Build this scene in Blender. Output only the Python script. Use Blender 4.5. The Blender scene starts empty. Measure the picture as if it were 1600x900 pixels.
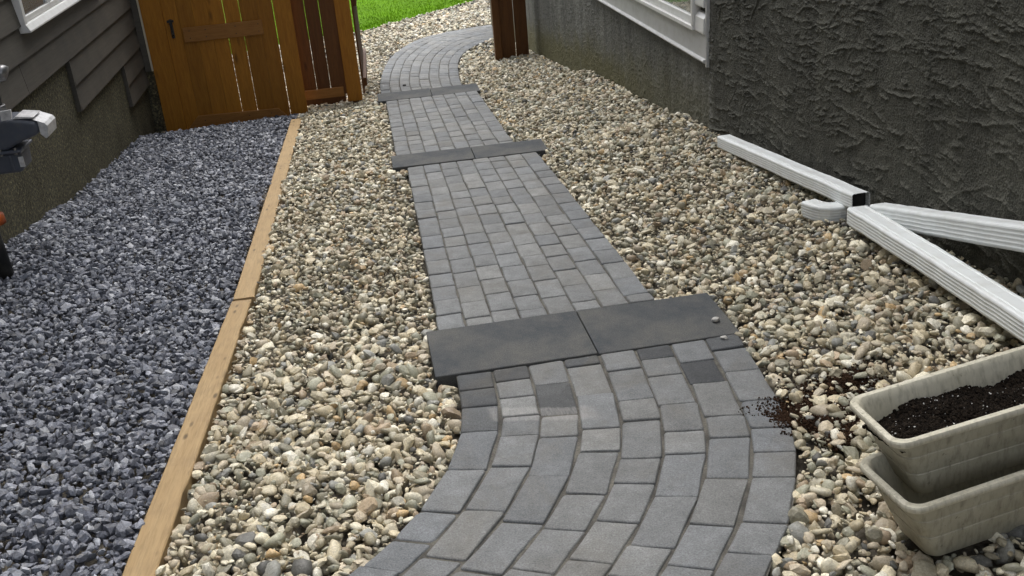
import bpy, bmesh, math, random
import numpy as np
from mathutils import Vector, Matrix

random.seed(7)
S = bpy.context.scene
COL = S.collection

# ------------------------------------------------------------------ camera, sky, sun, exposure
cam_d = bpy.data.cameras.new('camera')
cam = bpy.data.objects.new('camera', cam_d)
COL.objects.link(cam)
Rw = ((0.9836562299427656, -0.13661523290742417, 0.11728895699269971),
      (-0.16271072181579, -0.39547744885782293, 0.9039484545321667),
      (-0.0771079911615503, -0.9082586997010039, -0.41124261952826834))
cam.matrix_world = Matrix(((Rw[0][0], -Rw[0][1], -Rw[0][2], 0.0),
                           (Rw[1][0], -Rw[1][1], -Rw[1][2], 0.0),
                           (Rw[2][0], -Rw[2][1], -Rw[2][2], 1.6),
                           (0, 0, 0, 1)))
cam_d.sensor_fit = 'HORIZONTAL'
cam_d.sensor_width = 36.0
cam_d.lens = 36.0
cam_d.clip_start = 0.05
cam_d.clip_end = 2000
S.camera = cam

SUN_EL, SUN_AZ = math.radians(62), math.radians(2)     # azimuth measured from +Y towards +X
world = bpy.data.worlds.new('World')
S.world = world
world.use_nodes = True
wt = world.node_tree
bg = wt.nodes['Background']
sky = wt.nodes.new('ShaderNodeTexSky')
sky.sky_type = 'NISHITA'
sky.sun_disc = False
sky.sun_elevation = SUN_EL
sky.sun_rotation = SUN_AZ
sky.air_density = 1.0
sky.dust_density = 4.0
hs = wt.nodes.new('ShaderNodeHueSaturation')
hs.inputs['Saturation'].default_value = 0.30
wt.links.new(sky.outputs[0], hs.inputs['Color'])
wt.links.new(hs.outputs[0], bg.inputs['Color'])
bg.inputs['Strength'].default_value = 0.15

sun_d = bpy.data.lights.new('sun', 'SUN')
sun_d.energy = 0.65
sun_d.angle = math.radians(65)
sun_d.color = (1.0, 0.97, 0.92)
sun = bpy.data.objects.new('sun', sun_d)
COL.objects.link(sun)
sd = Vector((math.sin(SUN_AZ) * math.cos(SUN_EL), math.cos(SUN_AZ) * math.cos(SUN_EL), math.sin(SUN_EL)))
sun.rotation_euler = sd.to_track_quat('Z', 'Y').to_euler()

S.view_settings.view_transform = 'Standard'
S.view_settings.look = 'None'
S.view_settings.exposure = 1.16
S.view_settings.gamma = 1.0
S.cycles.max_bounces = 6

# ------------------------------------------------------------------ material helpers
class NT:
    def __init__(self, name):
        self.m = bpy.data.materials.new(name)
        self.m.use_nodes = True
        self.t = self.m.node_tree
        self.b = self.t.nodes['Principled BSDF']
    def n(self, typ, **kw):
        nd = self.t.nodes.new(typ)
        for k, v in kw.items():
            if k in nd.inputs: nd.inputs[k].default_value = v
            else: setattr(nd, k, v)
        return nd
    def l(self, a, b): self.t.links.new(a, b)
    def obj(self):
        return self.n('ShaderNodeTexCoord').outputs['Object']
    def mapping(self, vec, scale=(1, 1, 1), rot=(0, 0, 0)):
        mp = self.n('ShaderNodeMapping')
        mp.inputs['Scale'].default_value = scale
        mp.inputs['Rotation'].default_value = rot
        self.l(vec, mp.inputs['Vector'])
        return mp.outputs[0]
    def noise(self, vec, scale, detail=4, rough=.55, dist=0.0):
        nd = self.n('ShaderNodeTexNoise')
        nd.inputs['Scale'].default_value = scale
        nd.inputs['Detail'].default_value = detail
        nd.inputs['Roughness'].default_value = rough
        nd.inputs['Distortion'].default_value = dist
        if vec is not None: self.l(vec, nd.inputs['Vector'])
        return nd.outputs['Fac']
    def ramp(self, fac, stops, interp='LINEAR'):
        r = self.n('ShaderNodeValToRGB')
        cr = r.color_ramp
        cr.interpolation = interp
        while len(cr.elements) < len(stops): cr.elements.new(0.5)
        for e, (p, c) in zip(cr.elements, stops):
            e.position = p
            e.color = (c, c, c, 1) if not hasattr(c, '__len__') else tuple(c) + (1,)
        self.l(fac, r.inputs[0])
        return r.outputs[0]
    def mix(self, fac, a, b, mode='MIX'):
        m = self.n('ShaderNodeMix', data_type='RGBA', blend_type=mode)
        for sock, v in ((m.inputs[0], fac), (m.inputs[6], a), (m.inputs[7], b)):
            if isinstance(v, (int, float)): sock.default_value = v
            elif isinstance(v, tuple): sock.default_value = v + (1,) if len(v) == 3 else v
            else: self.l(v, sock)
        return m.outputs[2]
    def math(self, op, a, b=None):
        m = self.n('ShaderNodeMath', operation=op)
        for i, v in enumerate((a, b)):
            if v is None: continue
            if isinstance(v, (int, float)): m.inputs[i].default_value = v
            else: self.l(v, m.inputs[i])
        return m.outputs[0]
    def bump(self, h, strength, dist, normal=None):
        b = self.n('ShaderNodeBump')
        b.inputs['Strength'].default_value = strength
        b.inputs['Distance'].default_value = dist
        self.l(h, b.inputs['Height'])
        if normal is not None: self.l(normal, b.inputs['Normal'])
        return b.outputs[0]
    def out(self, color=None, rough=None, normal=None, spec=None, metal=None):
        b = self.b
        for name, v in (('Base Color', color), ('Roughness', rough), ('Normal', normal),
                        ('Specular IOR Level', spec), ('Metallic', metal)):
            if v is None: continue
            if isinstance(v, (int, float)): b.inputs[name].default_value = v
            elif isinstance(v, tuple): b.inputs[name].default_value = v + (1,)
            else: self.l(v, b.inputs[name])
        return self.m

def m_paint(name, c, rough=.45, dirt=.25, dirtc=(.25, .24, .2), nscale=14):
    t = NT(name); o = t.obj()
    f = t.ramp(t.noise(o, nscale, 6, .65), [(.45, 0.0), (.75, dirt)])
    f2 = t.noise(o, 90, 3, .6)
    col = t.mix(f, c, dirtc)
    return t.out(col, t.ramp(f2, [(.3, rough - .08), (.7, rough + .1)]), t.bump(f2, .06, .002))

def m_pebble(name, stops, rough=.62, speck=.25):
    t = NT(name); o = t.obj()
    g = t.n('ShaderNodeNewGeometry')
    rnd = g.outputs['Random Per Island']
    base = t.ramp(rnd, stops, 'CONSTANT')
    # brightness of each stone, from a second scrambling of the same number
    r2 = t.math('FRACT', t.math('MULTIPLY', rnd, 37.7))
    base = t.mix(1.0, base, t.ramp(r2, [(0, .70), (1, 1.22)]), 'MULTIPLY')
    sp = t.noise(o, 170, 4, .7)
    base = t.mix(1.0, base, t.ramp(sp, [(.3, 1 - speck), (.7, 1 + speck)]), 'MULTIPLY')
    mot = t.noise(o, 62, 5, .7, .6)
    base = t.mix(t.ramp(mot, [(.40, .40), (.56, 0.0)]), base, t.mix(1.0, base, (.68, .63, .55), 'MULTIPLY'))
    vein = t.noise(o, 45, 2, .5, 1.2)
    base = t.mix(t.ramp(vein, [(.6, 0.0), (.72, .35)]), base, (.36, .33, .28))
    return t.out(base, rough, t.bump(sp, .3, .002, t.bump(mot, .35, .004)), .35)

def m_wood(name, c1, c2, axis='Z', knots=.8, rough=.6, scale=1.0, marks=False):
    t = NT(name); o = t.obj()
    sc = {'X': (1, 14, 14), 'Y': (14, 1, 14), 'Z': (14, 14, 1)}[axis]
    g = t.n('ShaderNodeNewGeometry')
    isl = g.outputs['Random Per Island']
    off = t.n('ShaderNodeVectorMath', operation='ADD')
    t.l(o, off.inputs[0])
    cmb = t.n('ShaderNodeCombineXYZ')
    t.l(t.math('MULTIPLY', isl, 7.3), cmb.inputs[0]); t.l(t.math('MULTIPLY', isl, 3.1), cmb.inputs[2])
    t.l(cmb.outputs[0], off.inputs[1])
    v = t.mapping(off.outputs[0], tuple(s * scale for s in sc))
    a = t.noise(v, 2.2, 6, .6, 1.2)
    b = t.noise(v, 11, 4, .6, .3)
    col = t.mix(t.ramp(a, [(.3, 0.0), (.7, 1.0)]), c1, c2)
    col = t.mix(t.ramp(b, [(.35, .35), (.55, 0.0)]), col, tuple(x * .45 for x in c1))
    kv = t.mapping(off.outputs[0], tuple((s / 14) ** .45 * 5 for s in sc))
    vor = t.n('ShaderNodeTexVoronoi'); vor.inputs['Scale'].default_value = 1.4
    t.l(kv, vor.inputs['Vector'])
    k = t.ramp(vor.outputs['Distance'], [(.05, knots), (.16, 0.0)])
    col = t.mix(k, col, tuple(x * .3 for x in c1))
    if marks:                                                   # dents, nail marks and dirt on the laid timber
        v2 = t.n('ShaderNodeTexVoronoi'); v2.inputs['Scale'].default_value = 1.0
        t.l(t.mapping(o, (22, 7.5, 1)), v2.inputs['Vector'])
        sel = t.n('ShaderNodeSeparateColor'); t.l(v2.outputs['Color'], sel.inputs[0])
        f = t.math('MULTIPLY', t.ramp(v2.outputs['Distance'], [(.10, .85), (.24, 0.0)]), t.ramp(sel.outputs[0], [(.36, 0.0), (.40, 1.0)]))
        col = t.mix(f, col, (.10, .07, .04))
        col = t.mix(t.ramp(t.noise(o, 5, 5, .7), [(.5, 0.0), (.75, .5)]), col, (.26, .18, .10))
    col = t.mix(1.0, col, t.ramp(isl, [(0, .78), (1, 1.18)]), 'MULTIPLY')
    return t.out(col, rough, t.bump(b, .25, .003), .35)

# stones: (position, colour) with constant interpolation
RIVER = [(0, (0.552, 0.478, 0.329)), (.11, (0.394, 0.356, 0.257)), (.20, (0.650, 0.585, 0.427)), (.35, (0.305, 0.288, 0.216)),
         (.43, (0.532, 0.463, 0.347)), (.55, (0.719, 0.673, 0.526)), (.68, (0.443, 0.351, 0.243)), (.735, (0.138, 0.137, 0.126)),
         (.765, (0.414, 0.409, 0.315)), (.86, (0.561, 0.409, 0.225)), (.885, (0.788, 0.756, 0.639)), (.95, (0.325, 0.327, 0.297))]
CRUSH = [(0, (0.218, 0.230, 0.271)), (.25, (0.142, 0.151, 0.183)), (.45, (0.319, 0.336, 0.384)), (.65, (0.189, 0.201, 0.236)),
         (.80, (0.496, 0.513, 0.555)), (.93, (0.083, 0.088, 0.106))]
CRUSH = [(0, (0.189, 0.203, 0.242)), (.25, (0.112, 0.120, 0.147)), (.45, (0.271, 0.287, 0.336)), (.65, (0.159, 0.169, 0.206)),
         (.80, (0.389, 0.407, 0.448)), (.93, (0.065, 0.071, 0.088))]
M = {}
M['river'] = m_pebble('river_stone', RIVER, .5, .28)
M['crush'] = m_pebble('crushed_stone', CRUSH, .5, .45)

def m_paver():
    t = NT('concrete_paver'); o = t.obj()
    at = t.n('ShaderNodeAttribute', attribute_name='tone')
    g = t.n('ShaderNodeNewGeometry')
    isl = g.outputs['Random Per Island']
    base = t.mix(at.outputs['Fac'], (.208, .210, .203), (.165, .174, .182))
    base = t.mix(1.0, base, t.ramp(isl, [(0, .86), (1, 1.13)]), 'MULTIPLY')
    dk = t.n('ShaderNodeAttribute', attribute_name='dark')
    base = t.mix(dk.outputs['Fac'], base, (.055, .058, .062))
    big = t.noise(o, 13, 7, .72)
    base = t.mix(1.0, base, t.ramp(big, [(.3, .80), (.7, 1.2)]), 'MULTIPLY')
    gr = t.noise(o, 210, 5, .8)
    base = t.mix(1.0, base, t.ramp(gr, [(.3, .55), (.5, 1.0), (.7, 1.5)]), 'MULTIPLY')
    sc = t.noise(o, 60, 4, .7, .8)
    base = t.mix(t.ramp(sc, [(.64, 0.0), (.74, .4)]), base, (.38, .37, .35))
    stn = t.noise(o, 3.1, 6, .68, .5)
    base = t.mix(t.ramp(stn, [(.50, 0.0), (.68, .38)]), base, (.145, .13, .105))
    # a washed pale stripe across the joints, left by cleaning
    sep = t.n('ShaderNodeSeparateXYZ'); t.l(o, sep.inputs[0])
    wob = t.math('MULTIPLY', t.noise(o, 25, 3), .03)
    yy = t.math('ADD', t.math('ADD', sep.outputs[1], t.math('MULTIPLY', sep.outputs[0], .30)), wob)
    fx = t.n('ShaderNodeMapRange', interpolation_type='SMOOTHSTEP'); fx.inputs[1].default_value = .27; fx.inputs[2].default_value = .30
    t.l(sep.outputs[0], fx.inputs[0])
    fx2 = t.n('ShaderNodeMapRange', interpolation_type='SMOOTHSTEP'); fx2.inputs[1].default_value = .66; fx2.inputs[2].default_value = .60
    t.l(sep.outputs[0], fx2.inputs[0])
    fy = t.n('ShaderNodeMapRange', interpolation_type='SMOOTHSTEP'); fy.inputs[1].default_value = 3.12; fy.inputs[2].default_value = 3.145
    t.l(yy, fy.inputs[0])
    fy2 = t.n('ShaderNodeMapRange', interpolation_type='SMOOTHSTEP'); fy2.inputs[1].default_value = 3.245; fy2.inputs[2].default_value = 3.225
    t.l(yy, fy2.inputs[0])
    msk = t.math('MULTIPLY', t.math('MULTIPLY', fx.outputs[0], fx2.outputs[0]), t.math('MULTIPLY', fy.outputs[0], fy2.outputs[0]))
    base = t.mix(t.math('MULTIPLY', t.math('MULTIPLY', msk, t.ramp(t.noise(t.mapping(o, (30, 4, 1)), 6, 4, .7), [(.35, .3), (.6, 1.0)])), .40), base, (.40, .39, .375))
    return t.out(base, .82, t.bump(gr, .5, .003, t.bump(sc, .4, .006)), .3)
M['paver'] = m_paver()

def m_slab():
    t = NT('charcoal_slab'); o = t.obj()
    big = t.noise(o, 2.6, 9, .74)
    base = t.mix(t.ramp(big, [(.36, 0.0), (.66, 1.0)]), (.045, .052, .061), (.112, .110, .102))
    gr = t.noise(o, 210, 5, .8)
    base = t.mix(1.0, base, t.ramp(gr, [(.3, .5), (.5, 1.0), (.7, 1.7)]), 'MULTIPLY')
    return t.out(base, .85, t.bump(gr, .6, .003), .3)
M['slab'] = m_slab()

def m_sand():
    t = NT('joint_sand'); o = t.obj()
    n = t.noise(o, 160, 4, .7)
    n2 = t.noise(o, 9, 4, .6)
    base = t.mix(t.ramp(n2, [(.35, 0.0), (.65, 1.0)]), (.065, .062, .056), (.15, .142, .122))
    base = t.mix(1.0, base, t.ramp(n, [(.3, .6), (.7, 1.3)]), 'MULTIPLY')
    return t.out(base, .95, t.bump(n, .5, .003), .2)
M['sand'] = m_sand()

def m_ground():
    t = NT('bare_ground'); o = t.obj()
    n = t.noise(o, 40, 6, .7)
    n2 = t.noise(o, .8, 3)
    base = t.ramp(n, [(.3, (.06, .053, .042)), (.7, (.20, .18, .145))])
    base = t.mix(t.ramp(n2, [(.4, 0.0), (.6, .4)]), base, (.06, .05, .04))
    return t.out(base, .95, t.bump(n, .8, .01), .2)
M['ground'] = m_ground()

def m_stucco(name, c, moss=0.0):
    t = NT(name); o = t.obj()
    fine = t.noise(o, 170, 5, .75)
    mid = t.noise(o, 34, 6, .7)
    h = t.math('ADD', t.math('MULTIPLY', mid, .5), t.math('MULTIPLY', fine, .25))
    big = t.noise(o, 1.4, 5, .6)
    base = t.mix(t.ramp(big, [(.35, 0.0), (.65, 1.0)]), tuple(x * .8 for x in c), tuple(x * 1.2 for x in c))
    base = t.mix(1.0, base, t.ramp(fine, [(.3, .5), (.7, 1.75)]), 'MULTIPLY')
    wst = t.noise(t.mapping(o, (1, 2.6, .22)), 2.2, 5, .65)
    base = t.mix(1.0, base, t.ramp(wst, [(.35, .72), (.62, 1.15)]), 'MULTIPLY')
    if moss:
        # algae creeping up from the gravel, and pale lime streaks
        sep = t.n('ShaderNodeSeparateXYZ'); t.l(o, sep.inputs[0])
        hgt = t.math('ADD', sep.outputs[2], t.math('MULTIPLY', sep.outputs[1], .11))     # height above sloping ground
        hgt = t.math('ADD', hgt, t.math('MULTIPLY', t.noise(o, 3.5, 5, .7), .55))
        f = t.n('ShaderNodeMapRange', interpolation_type='SMOOTHSTEP'); f.inputs[1].default_value = .95; f.inputs[2].default_value = .50
        t.l(hgt, f.inputs[0])
        fy = t.n('ShaderNodeMapRange'); fy.inputs[1].default_value = .3; fy.inputs[2].default_value = 4.0
        t.l(sep.outputs[1], fy.inputs[0])
        base = t.mix(t.math('MULTIPLY', f.outputs[0], t.math('MULTIPLY', t.math('ADD', .25, fy.outputs[0]), moss)), base, (.115, .108, .055))
        st = t.noise(t.mapping(o, (1, 3.4, .25)), 1.6, 4, .7)
        base = t.mix(t.math('MULTIPLY', t.ramp(st, [(.60, 0.0), (.72, .5)]), fy.outputs[0]), base, (.26, .26, .24))
    # ragged pale streak where the two coats of render meet
    sp = t.n('ShaderNodeSeparateXYZ'); t.l(o, sp.inputs[0])
    dd = t.math('ABSOLUTE', t.math('SUBTRACT', t.math('ADD', sp.outputs[1], t.math('MULTIPLY', t.noise(t.mapping(o, (1, 1, .6)), 9, 5, .7), .22)), .60))
    base = t.mix(t.math('MULTIPLY', t.ramp(dd, [(.01, 1.0), (.07, 0.0)]), t.ramp(mid, [(.42, 0.0), (.6, .75)])), base, (.22, .22, .20))
    return t.out(base, .85, t.bump(h, 1.0, .007), .3)
M['stucco_near'] = m_stucco('trowelled_stucco', (.068, .067, .054))
M['stucco_far'] = m_stucco('weathered_stucco', (.115, .115, .10), 1.0)

def m_dash():
    t = NT('pebble_dash'); o = t.obj()
    n = t.noise(o, 44, 5, .8)
    n2 = t.noise(o, 4, 4, .6)
    col = t.ramp(n, [(.36, (.03, .028, .02)), (.5, (.09, .084, .058)), (.60, (.18, .16, .085)), (.66, (.42, .38, .23))])
    col = t.mix(1.0, col, t.ramp(n2, [(.3, .75), (.7, 1.2)]), 'MULTIPLY')
    return t.out(col, .9, t.bump(n, 1.0, .010), .25)
M['dash'] = m_dash()

def m_siding():
    t = NT('lap_siding'); o = t.obj()
    g = t.noise(t.mapping(o, (4, 1.4, 26)), 3.0, 5, .6, .6)
    n2 = t.noise(o, 2.2, 4, .6)
    col = t.mix(t.ramp(n2, [(.35, 0.0), (.65, 1.0)]), (.075, .070, .060), (.098, .088, .073))
    col = t.mix(1.0, col, t.ramp(g, [(.3, .86), (.7, 1.12)]), 'MULTIPLY')
    return t.out(col, .7, t.bump(g, .35, .003), .3)
M['siding'] = m_siding()

M['white'] = m_paint('white_vinyl', (.72, .72, .70), .4, .2)
M['shaded_white'] = m_paint('shaded_white_vinyl', (.50, .50, .49), .5, .35)  # white vinyl with its side-facing shade put into the colour
M['spout'] = m_paint('white_aluminium', (.76, .79, .785), .36, .35, (.45, .43, .37), 11)
M['cream'] = m_paint('gap_light_cream', (.62, .56, .42), .5, .3)  # pale cream standing in for light through the gap by the gate post
M['black'] = m_paint('black_steel', (.012, .012, .012), .5, .2)
M['inside'] = m_paint('dark_inside', (.01, .01, .01), .9, .1)
M['meter'] = m_paint('grey_blue_casting', (.075, .085, .11), .42, .5, (.13, .135, .14), 20)
M['steel'] = m_paint('galvanised_steel', (.22, .22, .22), .35, .5, (.06, .06, .06), 30)
M['steel'].node_tree.nodes['Principled BSDF'].inputs['Metallic'].default_value = .6
M['label'] = m_paint('pale_plate', (.60, .60, .60), .4, .75, (.2, .2, .2), 30)
M['orange'] = m_paint('orange_plastic', (.45, .09, .01), .5, .3, (.12, .03, .01), 30)
M['cedar'] = m_wood('stained_cedar', (.31, .122, .009), (.42, .18, .018), 'Z')
M['cedar_h'] = m_wood('stained_cedar_rail', (.27, .118, .026), (.35, .16, .040), 'X')
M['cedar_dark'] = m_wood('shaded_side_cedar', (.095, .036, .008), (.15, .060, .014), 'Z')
M['timber'] = m_wood('fresh_timber', (.41, .278, .135), (.49, .348, .182), 'Y', .6, .75, 1.0, True)

def m_planter(c0, c1, c2):
    t = NT('weathered_cream_plastic'); o = t.obj()
    n = t.noise(o, 7, 6, .65)
    n2 = t.noise(t.mapping(o, (6, 6, 1.2)), 12, 5, .65)
    col = t.mix(t.ramp(n, [(.35, 0.0), (.7, .7)]), c0, c1)
    col = t.mix(t.ramp(n2, [(.46, 0.0), (.72, .6)]), col, c2)
    sp = t.noise(o, 55, 3, .6)
    col = t.mix(t.ramp(sp, [(.66, 0.0), (.74, .6)]), col, (.06, .055, .045))
    return t.out(col, .5, t.bump(n2, .12, .003), .4)
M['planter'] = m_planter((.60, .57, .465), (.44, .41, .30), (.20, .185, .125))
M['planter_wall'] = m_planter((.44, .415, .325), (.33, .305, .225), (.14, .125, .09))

def m_soil(name, c1, c2):
    t = NT(name); o = t.obj()
    n = t.noise(o, 130, 4, .7)
    g = t.n('ShaderNodeNewGeometry')
    col = t.ramp(n, [(.35, c1), (.7, c2)])
    col = t.mix(1.0, col, t.ramp(g.outputs['Random Per Island'], [(0, .5), (1, 1.6)]), 'MULTIPLY')
    return t.out(col, .95, t.bump(n, .6, .004), .12)
M['soil'] = m_soil('potting_mix', (.006, .0045, .0035), (.022, .016, .011))
M['soil_wet'] = m_soil('spilled_mix', (.018, .0095, .0055), (.055, .030, .017))
M['perlite'] = m_paint('perlite', (.7, .69, .66), .8, .2)

def m_lawn():
    t = NT('grass_blades'); o = t.obj()
    g = t.n('ShaderNodeNewGeometry')
    n = t.noise(o, 1.1, 4, .6)
    col = t.ramp(g.outputs['Random Per Island'], [(0, (.070, .165, .001)), (.5, (.105, .225, .0015)), (1, (.14, .28, .003))])
    col = t.mix(1.0, col, t.ramp(n, [(.3, .8), (.7, 1.2)]), 'MULTIPLY')
    return t.out(col, .95, None, .08)
M['grass'] = m_lawn()
def m_glass():
    t = NT('window_glass')
    t.b.inputs['Base Color'].default_value = (.9, .95, .93, 1)
    t.b.inputs['Roughness'].default_value = .02
    t.b.inputs['Transmission Weight'].default_value = .9
    t.b.inputs['IOR'].default_value = 1.45
    return t.m
M['glass'] = m_glass()
def m_pane_backing():
    t = NT('pane_backing'); o = t.obj()
    n = t.noise(t.mapping(o, (1, 9, 2)), 1.5, 4, .6)
    col = t.ramp(n, [(.3, (.10, .08, .04)), (.6, (.21, .17, .09)), (.75, (.14, .17, .06))])  # brown-green mottle painted in for reflections in the pane
    return t.out(col, .9)
M['pane_backing'] = m_pane_backing()

# ------------------------------------------------------------------ object helpers
def link(o, parent=None):
    COL.objects.link(o)
    if parent is not None: o.parent = parent
    return o
def tag(o, label=None, cat=None, group=None, kind=None):
    if label: o['label'] = label
    if cat: o['category'] = cat
    if group: o['group'] = group
    if kind: o['kind'] = kind
    return o
def empty(name, loc, label, cat, group=None, rz=0.0):
    o = bpy.data.objects.new(name, None)
    o.empty_display_size = .1
    o.location = loc; o.rotation_euler = (0, 0, rz)
    link(o); tag(o, label, cat, group)
    return o
def bm_obj(name, bm, mats, parent=None, smooth=False, bevel=0.0, seg=2, loc=None):
    """links bm as one mesh; world coordinates unless parent is given (then the parent's space)"""
    bmesh.ops.recalc_face_normals(bm, faces=bm.faces[:])
    me = bpy.data.meshes.new(name)
    bm.to_mesh(me); bm.free()
    if smooth:
        for p in me.polygons: p.use_smooth = True
    for m in (mats if isinstance(mats, (list, tuple)) else [mats]): me.materials.append(m)
    o = bpy.data.objects.new(name, me)
    link(o, parent)
    if loc is not None: o.location = loc
    if bevel:
        b = o.modifiers.new('bevel', 'BEVEL'); b.width = bevel; b.segments = seg
        b.limit_method = 'ANGLE'; b.angle_limit = math.radians(35)
    return o
def box(bm, x0, x1, y0, y1, z0, z1, mi=0):
    vs = [bm.verts.new(p) for p in ((x0, y0, z0), (x1, y0, z0), (x1, y1, z0), (x0, y1, z0),
                                    (x0, y0, z1), (x1, y0, z1), (x1, y1, z1), (x0, y1, z1))]
    for f in ((0, 3, 2, 1), (4, 5, 6, 7), (0, 1, 5, 4), (1, 2, 6, 5), (2, 3, 7, 6), (3, 0, 4, 7)):
        bm.faces.new([vs[i] for i in f]).material_index = mi
    return vs
def prism(bm, pts, axis, a, b):
    """extrudes a 2-D outline along an axis; pts are the two other coordinates in x,y,z order"""
    def P(p, t):
        q = list(p); q.insert('xyz'.index(axis), t); return q
    A = [bm.verts.new(P(p, a)) for p in pts]; B = [bm.verts.new(P(p, b)) for p in pts]
    n = len(pts)
    bm.faces.new(A); bm.faces.new(B[::-1])
    for i in range(n): bm.faces.new((A[i], B[i], B[(i + 1) % n], A[(i + 1) % n]))
def tube(bm, pts, radii, seg=16, caps=True):
    """round tube through points"""
    pts = [Vector(p) for p in pts]
    if not hasattr(radii, '__len__'): radii = [radii] * len(pts)
    rings = []
    for i, p in enumerate(pts):
        d = (pts[min(i + 1, len(pts) - 1)] - pts[max(i - 1, 0)]).normalized()
        u = d.cross(Vector((0, 0, 1)))
        if u.length < 1e-3: u = d.cross(Vector((1, 0, 0)))
        u.normalize(); w = u.cross(d)
        rings.append([bm.verts.new(p + (u * math.cos(2 * math.pi * k / seg) + w * math.sin(2 * math.pi * k / seg)) * radii[i]) for k in range(seg)])
    for a, b in zip(rings, rings[1:]):
        for k in range(seg): bm.faces.new((a[k], a[(k + 1) % seg], b[(k + 1) % seg], b[k]))
    if caps: bm.faces.new(rings[0][::-1]); bm.faces.new(rings[-1])
def sweep(bm, pts, prof, close=True, cap=(True, True), up=Vector((0, 0, 1))):
    """sweeps a closed profile (side, up) along points, with mitred turns"""
    pts = [Vector(p) for p in pts]
    rings = []
    for i, p in enumerate(pts):
        d0 = (p - pts[i - 1]).normalized() if i else None
        d1 = (pts[i + 1] - p).normalized() if i < len(pts) - 1 else None
        d = ((d0 or d1) + (d1 or d0)).normalized()
        s = d.cross(up).normalized(); u = s.cross(d).normalized()
        k = 1.0
        if d0 and d1: k = 1 / max(.6, d.dot(d1))
        rings.append([bm.verts.new(p + s * a * k + u * b) for a, b in prof])
    n = len(prof)
    for a, b in zip(rings, rings[1:]):
        for k in range(n): bm.faces.new((a[k], a[(k + 1) % n], b[(k + 1) % n], b[k]))
    if cap[0]: bm.faces.new(rings[0][::-1])
    if cap[1]: bm.faces.new(rings[-1])
def np_obj(name, V, F, mat, smooth=True, mats=None, midx=None, parent=None):
    """fast mesh from numpy arrays of triangles"""
    me = bpy.data.meshes.new(name)
    V = np.ascontiguousarray(V, dtype=np.float32); F = np.ascontiguousarray(F, dtype=np.int32)
    me.vertices.add(len(V)); me.vertices.foreach_set('co', V.ravel())
    k = F.shape[1]
    me.loops.add(F.size); me.loops.foreach_set('vertex_index', F.ravel())
    me.polygons.add(len(F)); me.polygons.foreach_set('loop_start', np.arange(0, F.size, k, dtype=np.int32))
    for m in (mats or [mat]): me.materials.append(m)
    if midx is not None: me.polygons.foreach_set('material_index', np.ascontiguousarray(midx, dtype=np.int32))
    me.update(calc_edges=True)
    me.polygons.foreach_set('use_smooth', np.ascontiguousarray(np.broadcast_to(smooth, len(F)), dtype=bool))
    me.update()
    o = bpy.data.objects.new(name, me)
    return link(o, parent)

# ------------------------------------------------------------------ lie of the land (falls away from the camera)
PKY = [-30, -3, 2, 3.49, 7.0, 7.4, 10.2, 10.5, 14, 17, 20, 60, 400]
PKZ = [.4, .15, -.20, -.34, -.56, -.64, -.86, -1.0, -1.26, -1.46, -1.6, -2.0, -2.6]
def G(x, y):
    x = np.asarray(x, float); y = np.asarray(y, float)
    p = np.interp(y, PKY, PKZ)
    r = np.interp(y, [0, 3, 4, 6.5, 10.8, 13.65, 20], [.25, .22, .2, .14, .13, .05, 0])
    l = np.interp(y, [0, 6, 6.7, 11.5, 20], [.08, .08, .02, -.05, 0])
    p = p + r * np.clip((x - 1.15) / 1.15, 0, 1) + l * np.clip((-.95 - x) / 1.25, 0, 1)
    return p
def g1(x, y): return float(G(x, y))

S1 = lambda y: -.302 + .08 * (3.45 - y)
S2 = lambda y: -.302 - .075 * (y - 3.85)
S3 = lambda y: -.62 - .068 * (y - 7.25)
S4 = lambda y: -.98 - .07 * (y - 10.5)
SEC = [
    dict(L=[(.20, 3.45), (.185, 3.068), (.146, 2.913), (.078, 2.698), (-.015, 2.518), (-.095, 2.405), (-.223, 2.256), (-.40, 2.08), (-.62, 1.9)],
         R=[(1.335, 3.45), (1.296, 3.15), (1.274, 2.975), (1.235, 2.737), (1.189, 2.566), (1.112, 2.387), (1.016, 2.2), (.912, 2.057), (.841, 1.948), (.70, 1.78), (.5, 1.60), (.25, 1.42), (0, 1.28)],
         z=S1, row=(.15, .25), gap=.0085, gt=.0045),
    dict(L=[(.176, 3.855), (.205, 5.4), (.232, 6.97)], R=[(1.119, 3.855), (1.145, 5.4), (1.165, 6.97)], z=S2, row=(.175, .215), gap=.0060, gt=.0065),
    dict(L=[(.18, 7.27), (.2, 9), (.215, 10.22)], R=[(1.10, 7.27), (1.125, 9), (1.14, 10.22)], z=S3, row=(.175, .215), gap=.0065, gt=.007),
    dict(L=[(.195, 10.57), (.2, 11.809), (.232, 12.663), (.32, 13.663), (.454, 14.721), (.698, 15.775), (1.007, 16.659), (1.434, 17.2), (1.9, 17.5), (2.4, 17.7), (3.0, 17.9)],
         R=[(1.125, 10.57), (1.135, 11.691), (1.2, 12.6), (1.306, 13.535), (1.481, 14.381), (1.744, 15.096), (2.052, 15.585), (2.4, 15.95), (3.1, 16.4)], z=S4, row=(.16, .24), gap=.008, gt=.006),
]
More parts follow.
